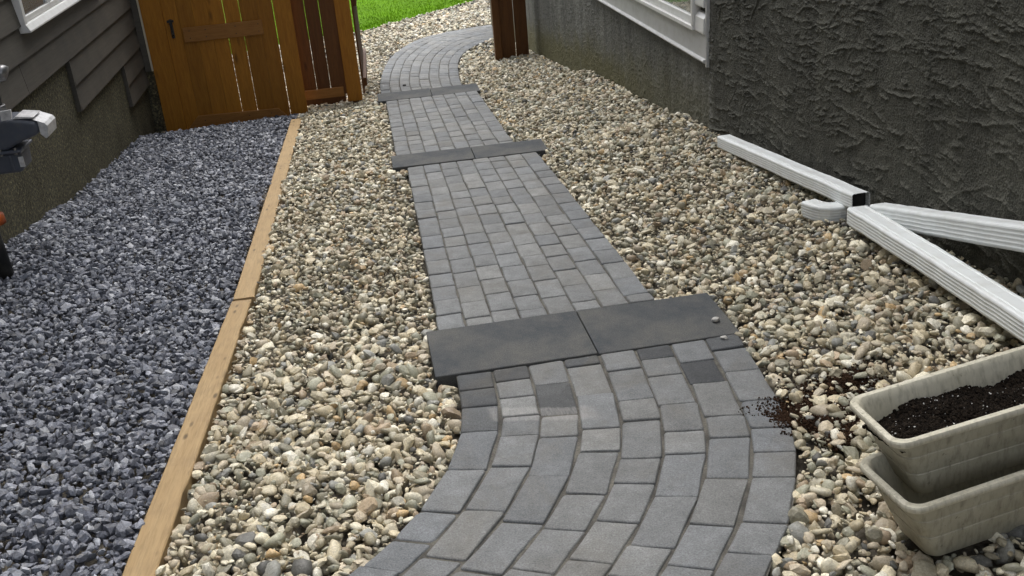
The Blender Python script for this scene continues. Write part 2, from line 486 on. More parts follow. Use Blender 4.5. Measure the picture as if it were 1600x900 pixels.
def resample(P, n):
    P = np.array(P, float)
    # smooth (Catmull-Rom) then equal arc length
    Q = []
    for i in range(len(P) - 1):
        p0, p1, p2, p3 = P[max(i - 1, 0)], P[i], P[i + 1], P[min(i + 2, len(P) - 1)]
        for t in np.linspace(0, 1, 24, endpoint=False):
            Q.append(.5 * ((2 * p1) + (-p0 + p2) * t + (2 * p0 - 5 * p1 + 4 * p2 - p3) * t * t + (-p0 + 3 * p1 - 3 * p2 + p3) * t ** 3))
    Q.append(P[-1]); Q = np.array(Q)
    s = np.r_[0, np.cumsum(np.linalg.norm(np.diff(Q, axis=0), axis=1))]
    u = np.linspace(0, s[-1], n)
    return np.c_[np.interp(u, s, Q[:, 0]), np.interp(u, s, Q[:, 1])]
POLY = []
for s in SEC:
    s['l'] = resample(s['L'], 400); s['r'] = resample(s['R'], 400)
    POLY.append(np.r_[s['l'], s['r'][::-1]])
SLABS = [(.124, 1.345, 3.452, 3.853, -.300, .008), (.137, 1.252, 6.97, 7.27, -.532, .10), (.143, 1.178, 10.22, 10.565, -.822, .09)]
for x0, x1, y0, y1, z, tw in SLABS:
    POLY.append(np.array([(x0, y0), (x1, y0), (x1, y1), (x0, y1)]))

def inpoly(x, y, P):
    c = np.zeros(len(x), bool)
    x0, y0 = P[-1]
    for x1, y1 in P:
        m = ((y1 > y) != (y0 > y))
        if y1 != y0: c ^= m & (x < (x0 - x1) * (y - y1) / (y0 - y1) + x1)
        x0, y0 = x1, y1
    return c

# ------------------------------------------------------------------ ground sheet
def ground():
    xs = np.r_[-400, -120, -40, -15, -6, np.arange(-3, 3.6, .2), 6, 15, 40, 120, 400]
    ys = np.r_[-120, -30, -8, -3, np.arange(-1, 22, .2), 25, 32, 45, 80, 160, 400]
    X, Y = np.meshgrid(xs, ys)
    Z = G(X, Y) - .055
    for P in POLY:
        m = inpoly(X.ravel(), Y.ravel(), P)
        for dx, dy in ((.2, 0), (-.2, 0), (0, .2), (0, -.2), (.14, .14), (-.14, .14), (.14, -.14), (-.14, -.14)): m &= inpoly(X.ravel() + dx, Y.ravel() + dy, P)
        m = m.reshape(X.shape)
        Z[m] -= .09
    nx, ny = len(xs), len(ys)
    V = np.c_[X.ravel(), Y.ravel(), Z.ravel()]
    i, j = np.meshgrid(np.arange(nx - 1), np.arange(ny - 1))
    a = (j * nx + i).ravel()
    F = np.c_[a, a + 1, a + nx + 1, a + nx]
    o = np_obj('ground', V, F, M['ground'])
    tag(o, kind='structure')
ground()

# ------------------------------------------------------------------ paver path
def path():
    rng = np.random.default_rng(3)
    verts, faces, tone, dark, midx = [], [], [], [], []
    def ring_faces(a, b, n):
        for k in range(n): yield (a + k, a + (k + 1) % n, b + (k + 1) % n, b + k)
    for si, s in enumerate(SEC):
        l, r = s['l'], s['r']; n = len(l)
        length = (np.linalg.norm(np.diff(l, axis=0), axis=1).sum() + np.linalg.norm(np.diff(r, axis=0), axis=1).sum()) / 2
        def pt(u, t):
            f = min(max(u, 0), 1) * (n - 1); i = min(int(f), n - 2); w = f - i
            a = l[i] * (1 - w) + l[i + 1] * w; b = r[i] * (1 - w) + r[i + 1] * w
            return a * (1 - t) + b * t
        # joint sand sheet
        b0 = len(verts); K = 60
        for k in range(K + 1):
            for t in (0.004, .25, .5, .75, .996):
                p = pt(k / K, t); verts.append((p[0], p[1], s['z'](p[1]) - .0075 + rng.normal(0, .001)))
        for k in range(K):
            for q in range(4):
                a = b0 + k * 5 + q
                faces.append((a, a + 1, a + 6, a + 5)); tone.append(0); dark.append(0); midx.append(1)
        for c in range(8):
            t0, t1 = c / 8, (c + 1) / 8
            w0 = np.linalg.norm(pt(.3, 0) - pt(.3, 1))
            strip = 0.0
            for k in range(40): strip += np.linalg.norm(pt((k + 1) / 40, (t0 + t1) / 2) - pt(k / 40, (t0 + t1) / 2))
            u = 0.0
            first = True; row_i = -1
            while u < 1 - 1e-6:
                L = rng.choice([s['row'][0], s['row'][1], s['row'][1], (s['row'][0] + s['row'][1]) / 2])
                if first: L *= (.55 if c % 2 else .95) * rng.uniform(.8, 1.1); first = False
                row_i += 1
                u1 = u + L * rng.uniform(.95, 1.05) / strip
                if 1 - u1 < .45 * s['row'][0] / strip: u1 = 1.0
                A, B, Cc, D = pt(u, t0), pt(u, t1), pt(u1, t1), pt(u1, t0)
                Q = np.array([A, B, Cc, D])
                ctr = Q.mean(0)
                e1 = (B - A); e1 /= np.linalg.norm(e1); e2 = (D - A); e2 /= np.linalg.norm(e2)
                e1 = e1 * s['gap'] / 2; e2 = e2 * s['gt'] / 2
                Q = np.array([A + e1 + e2, B - e1 + e2, Cc - e1 - e2, D + e1 - e2])
                # small rotation and slide of the laid stone
                an = rng.normal(0, .008); ca, sa = math.cos(an), math.sin(an)
                Q = (Q - ctr) @ np.array([[ca, sa], [-sa, ca]]) + ctr + rng.normal(0, .0016, 2)
                zc = s['z'](ctr[1]) + rng.normal(0, .0016)
                tilt = rng.normal(0, .010, 2)
                slope = (s['z'](ctr[1] + .1) - s['z'](ctr[1])) / .1
                # outline with slightly worn corners
                ring = []
                cr = rng.uniform(.004, .011) * (1 if rng.random() > .06 else 2.2)
                for k in range(4):
                    p, pp, pn = Q[k], Q[k - 1], Q[(k + 1) % 4]
                    d1 = (pp - p) / np.linalg.norm(pp - p); d2 = (pn - p) / np.linalg.norm(pn - p)
                    ring += [p + d1 * cr, p + (d1 + d2) * cr * .28, p + d2 * cr]
                    m = (p + pn) / 2; f = rng.uniform(.35, .65)
                    ring.append(p * (1 - f) + pn * f + rng.normal(0, .0008, 2))
                ring = np.array(ring) + rng.normal(0, .0005, (16, 2))
                def zz(q, dz): 
                    d = q - ctr
                    return zc + slope * d[1] + tilt @ d + dz
                base = len(verts)
                for inset, dz in ((.008, 0.0), (.0032, -.0013), (0.0, -.0055), (-.0005, -.045)):
                    for q in ring:
                        d = ctr - q; dn = np.linalg.norm(d)
                        qq = q + d / dn * inset
                        verts.append((qq[0], qq[1], zz(qq, dz + (rng.normal(0, .0004) if dz > -.003 else 0))))
                verts.append((ctr[0], ctr[1], zz(ctr, .0004)))
                ci = len(verts) - 1
                edge = c in (0, 7)
                tn = min(1, max(0, (rng.uniform(.4, 1.0) if edge else rng.uniform(.0, .8)) + (.1 if si == 0 else 0) ))
                dk = 0.0
                if si == 0 and (c, row_i) in ((0, 0), (0, 1), (1, 0), (2, 1), (3, 0), (5, 0), (6, 1), (7, 0)): dk = rng.uniform(.75, 1.0)
                if si == 0 and c == 0 and ctr[1] > 2.9: dk = max(dk, .4)
                nf = 0
                for k in range(16): faces.append((base + k, base + (k + 1) % 16, ci)); nf += 1
                for r_ in range(3):
                    for f in ring_faces(base + r_ * 16, base + (r_ + 1) * 16, 16): faces.append(f[::-1]); nf += 1
                tone += [tn] * nf; dark += [dk] * nf; midx += [0] * nf
                u = u1
    me = bpy.data.meshes.new('path')
    me.from_pydata(verts, [], faces)
    me.materials.append(M['paver']); me.materials.append(M['sand'])
    me.polygons.foreach_set('material_index', midx)
    for nm, vals in (('tone', tone), ('dark', dark)):
        at = me.attributes.new(nm, 'FLOAT', 'FACE'); at.data.foreach_set('value', vals)
    o = link(bpy.data.objects.new('path', me))
    bm = bmesh.new(); bm.from_mesh(me); bmesh.ops.recalc_face_normals(bm, faces=bm.faces[:]); bm.to_mesh(me); bm.free()
    for p in me.polygons: p.use_smooth = True
    me.set_sharp_from_angle(angle=math.radians(50))
    tag(o, kind='structure')
path()

# ------------------------------------------------------------------ step slabs, two to a step
LAB = [('wide charcoal slab on the left half of the nearest step', 'wide charcoal slab on the right half of the nearest step, with a pebble lying on it'),
       ('dark slab forming the left half of the middle step', 'dark slab forming the right half of the middle step'),
       ('weathered grey slab on the left half of the farthest step', 'weathered grey slab on the right half of the farthest step')]
for i, (x0, x1, y0, y1, z, tw) in enumerate(SLABS):
    xm = x0 + (x1 - x0) * .525
    for k, (a, b) in enumerate(((x0, xm - .0025), (xm + .0025, x1))):
        bm = bmesh.new()
        box(bm, -(b - a) / 2, (b - a) / 2, -(y1 - y0) / 2, (y1 - y0) / 2, -.075, 0)
        o = bm_obj('step_slab', bm, M['slab'], bevel=.005)
        ang = [0.0, -.10, -.09][i] * 0.12
        o.location = ((a + b) / 2, (y0 + y1) / 2, z + .004 * (k == 0))
        o.rotation_euler = (0, 0, ang)
        tag(o, LAB[i][k], 'step slab', 'concrete slabs of the path steps')

# ------------------------------------------------------------------ timber edging
def timber(p0, p1, w, label, seed):
    p0, p1 = Vector(p0), Vector(p1)
    d = p1 - p0; L = d.length
    bm = bmesh.new()
    rnd = random.Random(seed)
    n = 40; rings = []
    for k in range(n + 1):
        y = L * k / n
        sx = rnd.uniform(-.0012, .0012); 
        nick = -.006 if rnd.random() < .10 else 0
        rings.append([bm.verts.new(v) for v in ((-w / 2 + sx, y, -.09), (w / 2 + sx, y, -.09), (w / 2 + sx + nick, y, -.004), (w / 2 - .004 + sx + nick, y, 0), (-w / 2 + .004 + sx, y, 0), (-w / 2 + sx, y, -.004))])
    for a, b in zip(rings, rings[1:]):
        for q in range(6): bm.faces.new((a[q], b[q], b[(q + 1) % 6], a[(q + 1) % 6]))
    bm.faces.new(rings[0]); bm.faces.new(rings[-1][::-1])
    o = bm_obj('edging_timber', bm, M['timber'])
    o.location = p0
    o.rotation_euler = d.to_track_quat('Y', 'Z').to_euler()
    tag(o, label, 'edging timber', 'timbers edging the grey gravel')
timber((-.840, 1.55, -.166), (-.720, 4.70, -.404), .098, 'near length of pale edging timber running out of the bottom of the photo', 1)
timber((-.710, 4.712, -.398), (-.668, 9.98, -.835), .104, 'far length of pale edging timber ending short of the gate post', 2)
TIMBER_X = lambda y: np.interp(y, [1.5, 4.7, 9.98, 11], [-.84, -.715, -.668, -.655])

# ------------------------------------------------------------------ left house
def house_left():
    h = empty('house', (-2.2, 8, -.6), 'dark house on the left with brown lap siding stepping down over speckled stucco', 'house')
    def bo(name, bm, m, parent=h, **k):
        bmesh.ops.translate(bm, verts=bm.verts[:], vec=Vector((2.2, -8, .6)))
        return bm_obj(name, bm, m, parent, **k)
    bm = bmesh.new(); box(bm, -2.7, -2.2, -2.5, 11.75, -1.8, .80)
    bo('foundation_wall', bm, M['dash'])
    bm = bmesh.new(); box(bm, -2.7, -2.212, -2.5, 11.50, .80, 5.6)
    bo('wall', bm, M['siding'])
    # lapped boards: each a wedge, thicker at its lower edge
    lines = [-.56, -.362, -.165, .032, .23, .437] + [.437 + .198 * k for k in range(1, 27)]
    bm = bmesh.new()
    y1 = 11.545
    for z0, z1 in zip(lines, lines[1:]):
        y0 = 10.09 if z0 < -.2 else 8.29 if z0 < .2 else -2.5
        segs = [(y0, y1)]
        if .2 < z0 < .3: segs = [(y0, 7.12), (7.124, y1)]
        for a, b in segs:
            prism(bm, [(-2.199, z0), (-2.160, z0), (-2.160, z0 + .006), (-2.182, z1 + .012), (-2.199, z1 + .012)], 'y', a, b)
    # window opening is covered by the window itself, which stands proud of the boards
    bo('siding', bm, M['siding'], bevel=.0015, seg=1)
    for z0, z1, y in ((-.167, .225, 8.268), (-.562, -.17, 10.068)):
        bm = bmesh.new(); box(bm, -2.1985, -2.164, y, y + .020, z0, z1)
        bo('step_flashing', bm, M['siding'])
    bm = bmesh.new(); box(bm, -2.1985, -2.0835, 11.04, 11.09, -1.4, 5.5)  # added filler, stops light leaking between house wall and gate post
    bo('light_leak_filler', bm, M['dash'])
    bm = bmesh.new(); box(bm, -2.166, -2.103, 11.0, 11.03, -.42, 5.5)
    bo('end_board', bm, M['siding'])
    bm = bmesh.new(); box(bm, -2.102, -2.085, 10.994, 11.03, -.42, 5.5)  # strip painted in for daylight showing between siding and post
    bo('gap_light_strip', bm, M['cream'])
    # window
    bm = bmesh.new()
    yl, yr, zb, zt = 7.325, 9.75, .59, 1.75
    X0, X1 = -2.19, -2.128
    prism(bm, [(X0, zb), (X1 + .02, zb), (X1 + .02, zb + .012), (X1, zb + .055), (X0, zb + .055)], 'y', yl, yr)
    box(bm, X0, X1, yl, yr, zt - .055, zt)
    box(bm, X0, X1 - .002, yl, yl + .055, zb + .055, zt - .055)
    box(bm, X0, X1 - .002, yr - .055, yr, zb + .055, zt - .055)
    fr = bo('window', bm, M['white'], bevel=.004)
    bm = bmesh.new()
    for a, b in ((yl + .058, 8.08), (8.09, yr - .058)):
        box(bm, X0, X1 - .018, a, b, zb + .058, zb + .095); box(bm, X0, X1 - .018, a, b, zt - .095, zt - .058)
        box(bm, X0, X1 - .020, a, a + .038, zb + .095, zt - .095); box(bm, X0, X1 - .020, b - .038, b, zb + .095, zt - .095)
    bo('sash', bm, M['white'], fr, bevel=.003)
    bm = bmesh.new()
    for a, b in ((yl + .096, 8.042), (8.128, yr - .096)): box(bm, -2.168, -2.163, a, b, zb + .095, zt - .095)
    bo('pane', bm, M['glass'], fr)
    bm = bmesh.new(); box(bm, -2.1805, -2.176, yl + .06, 8.085, zb + .06, zt - .06)
    bo('pane_backing', bm, M['pane_backing'], fr)
    bm = bmesh.new(); box(bm, -2.1805, -2.176, 8.09, yr - .06, zb + .06, zt - .06)
    bo('blind', bm, M['white'], fr)
    # eave
    bm = bmesh.new(); box(bm, -2.9, -1.85, -2.6, 11.9, 5.6, 5.75)
    bo('eave', bm, M['siding'])
house_left()

# ------------------------------------------------------------------ right house
def house_right():
    h = empty('house', (2.3, 6, -.5), 'dark trowelled stucco house on the right with a white trimmed window', 'house')
    def bo(name, bm, m, parent=h, **k):
        bmesh.ops.translate(bm, verts=bm.verts[:], vec=Vector((-2.3, -6, .5)))
        return bm_obj(name, bm, m, parent, **k)
    def stucco(name, m, X, ya, yb, za, zb_, step, n, size, hgt, seed, flow, lump):
        """a wall face with real trowel relief, on a solid wall"""
        rng = np.random.default_rng(seed)
        ys = np.arange(ya, yb + step * .5, step); zs = np.arange(za, zb_ + step * .5, step)
        ys[-1] = yb
        H = np.zeros((len(zs), len(ys)))
        def vnoise(sc):
            a, b = int((zs[-1] - zs[0]) / sc) + 3, int((ys[-1] - ys[0]) / sc) + 3
            g = rng.uniform(-1, 1, (a, b))
            fz = (zs - zs[0]) / sc; fy = (ys - ys[0]) / sc
            iz = fz.astype(int); iy = fy.astype(int)
            tz = (fz - iz)[:, None]; ty = (fy - iy)[None]
            tz = tz * tz * (3 - 2 * tz); ty = ty * ty * (3 - 2 * ty)
            q = lambda dz, dy: g[iz + dz][:, iy + dy]
            return (q(0, 0) * (1 - ty) + q(0, 1) * ty) * (1 - tz) + (q(1, 0) * (1 - ty) + q(1, 1) * ty) * tz
        dens = vnoise(.45)
        ang_f = vnoise(.7)
        for _ in range(n):
            cy, cz = rng.uniform(ya, yb), rng.uniform(za, zb_)
            iy, iz = min(int((cy - ya) / step), len(ys) - 1), min(int((cz - za) / step), len(zs) - 1)
            if rng.random() > .62 + .45 * dens[iz, iy]: continue
            L = rng.lognormal(math.log(size), .55); w = rng.uniform(.012, .040)
            hh = hgt * rng.uniform(.35, 1.25)
            th = flow + ang_f[iz, iy] * .42 + rng.normal(0, .13)
            if rng.random() < .10: th += rng.choice([-1, 1]) * rng.uniform(.3, .9)
            rad = L / 2 + w
            a0, a1 = max(0, iy - int(rad / step) - 1), min(len(ys), iy + int(rad / step) + 2)
            b0, b1 = max(0, iz - int(rad / step) - 1), min(len(zs), iz + int(rad / step) + 2)
            Y, Z = np.meshgrid(ys[a0:a1] - cy, zs[b0:b1] - cz)
            u = Y * math.cos(th) + Z * math.sin(th); v = -Y * math.sin(th) + Z * math.cos(th)
            k = rng.normal(0, .8)
            jag = np.interp(u, np.linspace(-rad, rad, 14), rng.normal(0, .0035, 14))
            v = v - k * u * u - jag
            taper = np.clip(1 - (2 * u / L) ** 2, 0, 1) ** .6
            rag = np.interp(u, np.linspace(-rad, rad, 12), rng.uniform(.45, 1.1, 12))
            prof = np.where(v >= 0, np.clip(1 - v / w, 0, 1) ** 2.2, np.clip(1 + v / (step * .9), 0, 1))
            H[b0:b1, a0:a1] = np.maximum(H[b0:b1, a0:a1], hh * taper * rag * prof)
        H += lump * (vnoise(.05) * .5 + vnoise(.022) * .4 + vnoise(.3) * .6)
        H += lump * .36 * rng.normal(0, 1, H.shape)
        H[-1] = 0; H[:, 0] = np.minimum(H[:, 0], .002)
        nz, ny = H.shape
        Yg, Zg = np.meshgrid(ys, zs)
        V = np.c_[(X - .004 - H).ravel() - 2.3, Yg.ravel() - 6, Zg.ravel() + .5]
        i, j = np.meshgrid(np.arange(ny - 1), np.arange(nz - 1)); a = (j * ny + i).ravel()
        F = np.c_[a, a + ny, a + ny + 1, a + 1]
        # solid wall behind and above the modelled face
        bv, bf = [], []
        def blk(x0, x1, y0, y1, z0, z1):
            o0 = len(V) + len(bv)
            for p in ((x0, y0, z0), (x1, y0, z0), (x1, y1, z0), (x0, y1, z0), (x0, y0, z1), (x1, y0, z1), (x1, y1, z1), (x0, y1, z1)): bv.append((p[0] - 2.3, p[1] - 6, p[2] + .5))
            for f in ((0, 3, 2, 1), (4, 5, 6, 7), (0, 1, 5, 4), (1, 2, 6, 5), (2, 3, 7, 6), (3, 0, 4, 7)): bf.append([o0 + q for q in f])
        blk(X + .012, 2.8, yb if False else (-2.5 if ya < 3 else ya), yb if ya < 3 else 17.5, -2.2, 5.6)
        blk(X, X + .011, ya, yb, zb_ + .0005, 5.6)
        if ya < 3: blk(X, X + .011, -2.5, ya - .0005, -1.0, 5.6)
        else: blk(X, X + .011, yb + .0005, 17.5, -2.2, 5.6)
        return np_obj(name, np.r_[V, np.array(bv)], np.r_[F, np.array(bf)], m, False, parent=h)
    stucco('near_wall', M['stucco_near'], 2.288, 1.9, 6.497, -.65, 1.3, .0048, 3000, .125, .0118, 3, .10, .0030)
    stucco('far_wall', M['stucco_far'], 2.302, 6.4975, 14.5, -1.45, 1.0, .0085, 4200, .085, .0065, 4, .08, .0032)
    # window set in a white panelled surround
    y0, y1, zb, zt = 6.50, 9.9, .055, 2.2
    bm = bmesh.new()
    box(bm, 2.262, 2.299, y0 + .002, y0 + .028, zb - .02, zt)                       # corner strip
    prof = [(2.299, zb), (2.262, zb), (2.248, zb + .008), (2.245, zb + .018), (2.252, zb + .026), (2.266, zb + .030), (2.266, zb + .19), (2.299, zb + .19)]
    prism(bm, prof, 'y', y0 + .03, y1)
    box(bm, 2.258, 2.299, y0 + .03, y1, zt - .15, zt)
    box(bm, 2.258, 2.299, y1 + .002, y1 + .03, zb, zt)
    bo('window_surround', bm, M['shaded_white'], bevel=.003)
    bm = bmesh.new()
    z = zb + .192
    while z < zt - .36:                                                              # short lapped pieces beside the window
        prism(bm, [(2.299, z), (2.252, z), (2.250, z + .012), (2.254, z + .10), (2.275, z + .128), (2.299, z + .13)], 'y', y0 + .03, y0 + .205)
        z += .172
    bo('side_lap', bm, M['white'], bevel=.003)
    bm = bmesh.new()
    fy0 = y0 + .212; fz = zb + .192
    box(bm, 2.236, 2.298, fy0, y1 - .02, fz, fz + .028)
    box(bm, 2.236, 2.298, fy0, fy0 + .035, fz + .028, zt - .16)
    box(bm, 2.236, 2.298, y1 - .055, y1 - .02, fz + .028, zt - .16)
    box(bm, 2.236, 2.298, fy0 + .035, y1 - .055, zt - .19, zt - .16)
    w = bo('window', bm, M['white'], bevel=.004)
    bm = bmesh.new()
    a, b = fy0 + .037, 8.30
    for a, b in ((fy0 + .037, 8.28), (8.286, y1 - .057)):
        box(bm, 2.258, 2.298, a, b, fz + .030, fz + .082); box(bm, 2.258, 2.298, a, b, zt - .25, zt - .192)
        box(bm, 2.259, 2.298, a, a + .055, fz + .082, zt - .25); box(bm, 2.259, 2.298, b - .055, b, fz + .082, zt - .25)
    bo('sash', bm, M['white'], w, bevel=.003)
    bm = bmesh.new()
    for a, b in ((fy0 + .092, 8.225), (8.341, y1 - .112)): box(bm, 2.275, 2.280, a, b, fz + .082, zt - .25)
    bo('pane', bm, M['glass'], w)
    bm = bmesh.new(); box(bm, 2.290, 2.296, fy0 + .05, y1 - .07, fz + .04, zt - .2)
    bo('pane_backing', bm, M['inside'], w)  # black sheet behind the glass stands in for the unlit room
    bm = bmesh.new(); box(bm, 1.95, 3.0, -2.6, 17.6, 5.6, 5.75)
    bo('eave', bm, M['siding'])
house_right()

# ------------------------------------------------------------------ gate and fences
def gate():
    g = empty('wooden_gate', (-1.33, 11.0, -1.07), 'closed brown wooden gate with black latch at the end of the grey gravel', 'gate')
    off = Vector((1.33, -11.0, 1.07))
    def bo(name, bm, m, **k):
        bmesh.ops.translate(bm, verts=bm.verts[:], vec=off)
        return bm_obj(name, bm, m, g, **k)
    bm = bmesh.new()
    edges = [-1.8765, -1.73, -1.585, -1.43, -1.279, -1.121, -.945, -.79]
    slit = {-1.279: .005, -1.121: .0045}
    rnd = random.Random(5)
    for a, b in zip(edges, edges[1:]):
        ga, gb = slit.get(a, .0012), slit.get(b, .0012)
        dy = rnd.uniform(0, .004)
        box(bm, a + ga / 2, b - gb / 2, 11.0 + dy, 11.019 + dy, -1.065, .78 + rnd.uniform(-.004, .004))
    bo('board_panel', bm, M['cedar'], bevel=.002)
    bm = bmesh.new(); box(bm, -1.712, -.918, 10.975, 10.999, -.166, -.020)
    bo('middle_rail', bm, M['cedar_h'], bevel=.004)
    bm = bmesh.new(); prism(bm, [(-1.86, -1.055), (-.80, -1.062), (-.905, -.944), (-1.735, -.930)], 'y', 10.972, 10.999)
    bo('bottom_rail', bm, M['cedar_h'], bevel=.004)
    bm = bmesh.new(); box(bm, -1.712, -.918, 10.975, 10.999, .52, .66)
    bo('top_rail', bm, M['cedar_h'], bevel=.004)
    for x in (-1.66, -1.50, -1.20, -.97):
        for z in (-.055, -.128, -.985):
            bm = bmesh.new(); tube(bm, [(x + .02 * (z + .5), 10.976 if z > -.5 else 10.973, z), (x + .02 * (z + .5), 10.9735 if z > -.5 else 10.9705, z)], .0055, 8)
            bo('screw', bm, M['black'])
    bm = bmesh.new()
    box(bm, -1.832, -1.802, 10.992, 10.9992, -.115, .075)
    tube(bm, [(-1.817, 10.993, .045), (-1.817, 10.962, .045), (-1.817, 10.955, .0), (-1.817, 10.962, -.07), (-1.817, 10.993, -.085)], .009, 8)
    box(bm, -1.85, -1.785, 10.975, 10.992, .045, .068)
    bo('latch', bm, M['black'], bevel=.002)
    # posts belong to the fence line and stand on their own
    for x0, x1, yb, lab, z1 in ((-2.082, -1.878, -1.25, 'brown wooden gate post beside the left house wall', .82), (-.782, -.603, -1.3, 'brown wooden gate post where the far timber ends', .82)):
        p = empty('gate_post', ((x0 + x1) / 2, 11.03, yb), lab, 'post', 'posts either side of the gate')
        bm = bmesh.new()
        w = x1 - x0
        box(bm, -w / 2, w / 2, -.045, -.012, 0, z1 - yb)
        o = bm_obj('face_board', bm, M['cedar'], p, bevel=.004)
        bm = bmesh.new(); box(bm, -.045, .045 if x0 > -1 else .108, -.0115 if x0 > -1 else .0, .085, 0, z1 - yb + .02)  # left core widened to block light in the gap beside the leaf
        bm_obj('core_post', bm, M['cedar'], p, bevel=.004)
gate()

def side_panel():
    f = empty('fence_panel', (-.36, 11.3, -1.0), 'narrow dark fence panel between the gate post and the corner post, raised off the stones', 'fence')
    off = Vector((.36, -11.3, 1.0))
    def bo(name, bm, m, **k):
        bmesh.ops.translate(bm, verts=bm.verts[:], vec=off)
        return bm_obj(name, bm, m, f, **k)
    bm = bmesh.new()
    e = [-.66, -.485, -.335, -.168]
    rnd = random.Random(9)
    for a, b in zip(e, e[1:]):
        dy = rnd.uniform(0, .004)
        box(bm, a + .0022, b - .0022, 11.312 + dy, 11.331 + dy, -.95, .8)
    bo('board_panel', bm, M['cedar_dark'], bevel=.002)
    for z0, z1, nm in ((-.962, -.862, 'bottom_rail'), (.55, .66, 'top_rail')):
        bm = bmesh.new(); box(bm, -.635, -.20, 11.270, 11.3105, z0, z1)
        bo(nm, bm, M['cedar_h'], bevel=.004)
    bm = bmesh.new(); box(bm, -.63, -.19, 11.40, 11.42, -1.25, -.93)  # added dark board in place of the shade under the panel
    bo('gap_shade_board', bm, M['cedar_dark'])
    p = empty('corner_post', (-.095, 11.33, -1.25), 'brown corner post where the fence turns away along the path', 'post')
    bm = bmesh.new(); box(bm, -.075, .085, -.05, -.03, .22, 2.1)
    bm_obj('face_board', bm, M['cedar'], p, bevel=.003)
    bm = bmesh.new(); box(bm, -.045, .045, -.0295, .06, 0, 2.1)
    bm_obj('core_post', bm, M['cedar_dark'], p, bevel=.003)
    # leaf swung open and standing away along the path
    q = empty('open_gate', (.012, 11.45, -1.0), 'open gate leaf standing edge on beside the path, past the corner post', 'gate')
    ang = math.radians(-1.6)
    q.rotation_euler = (0, 0, ang)
    bm = bmesh.new(); y = .0
    while y < 1.75:
        dx = rnd.uniform(0, .004)
        box(bm, -.010 + dx, .009 + dx, y, y + .138, -.0 - .085 * y, 1.75)
        y += .146
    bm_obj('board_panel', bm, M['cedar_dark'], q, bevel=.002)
    for z0 in (.08, .95, 1.5):
        bm = bmesh.new(); box(bm, .0135, .05, .02, 1.78, z0, z0 + .09)
        bm_obj('rail', bm, M['cedar_dark'], q, bevel=.003)
side_panel()

def right_fence():
    f = empty('fence_panel', (2.0, 13.2, -1.15), 'short dark brown fence piece closing the gap to the right house wall', 'fence')
    off = Vector((-2.0, -13.2, 1.15))
    def bo(name, bm, m, **k):
        bmesh.ops.translate(bm, verts=bm.verts[:], vec=off)
        return bm_obj(name, bm, m, f, **k)
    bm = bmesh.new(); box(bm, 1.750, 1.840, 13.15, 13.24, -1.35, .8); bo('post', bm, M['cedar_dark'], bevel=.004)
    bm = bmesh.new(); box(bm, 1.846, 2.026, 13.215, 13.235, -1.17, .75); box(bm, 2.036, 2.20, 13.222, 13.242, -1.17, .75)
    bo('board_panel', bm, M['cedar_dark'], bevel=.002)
    bm = bmesh.new(); box(bm, 1.842, 2.299, 13.244, 13.28, .3, .4); bo('rail', bm, M['cedar_dark'])
right_fence()

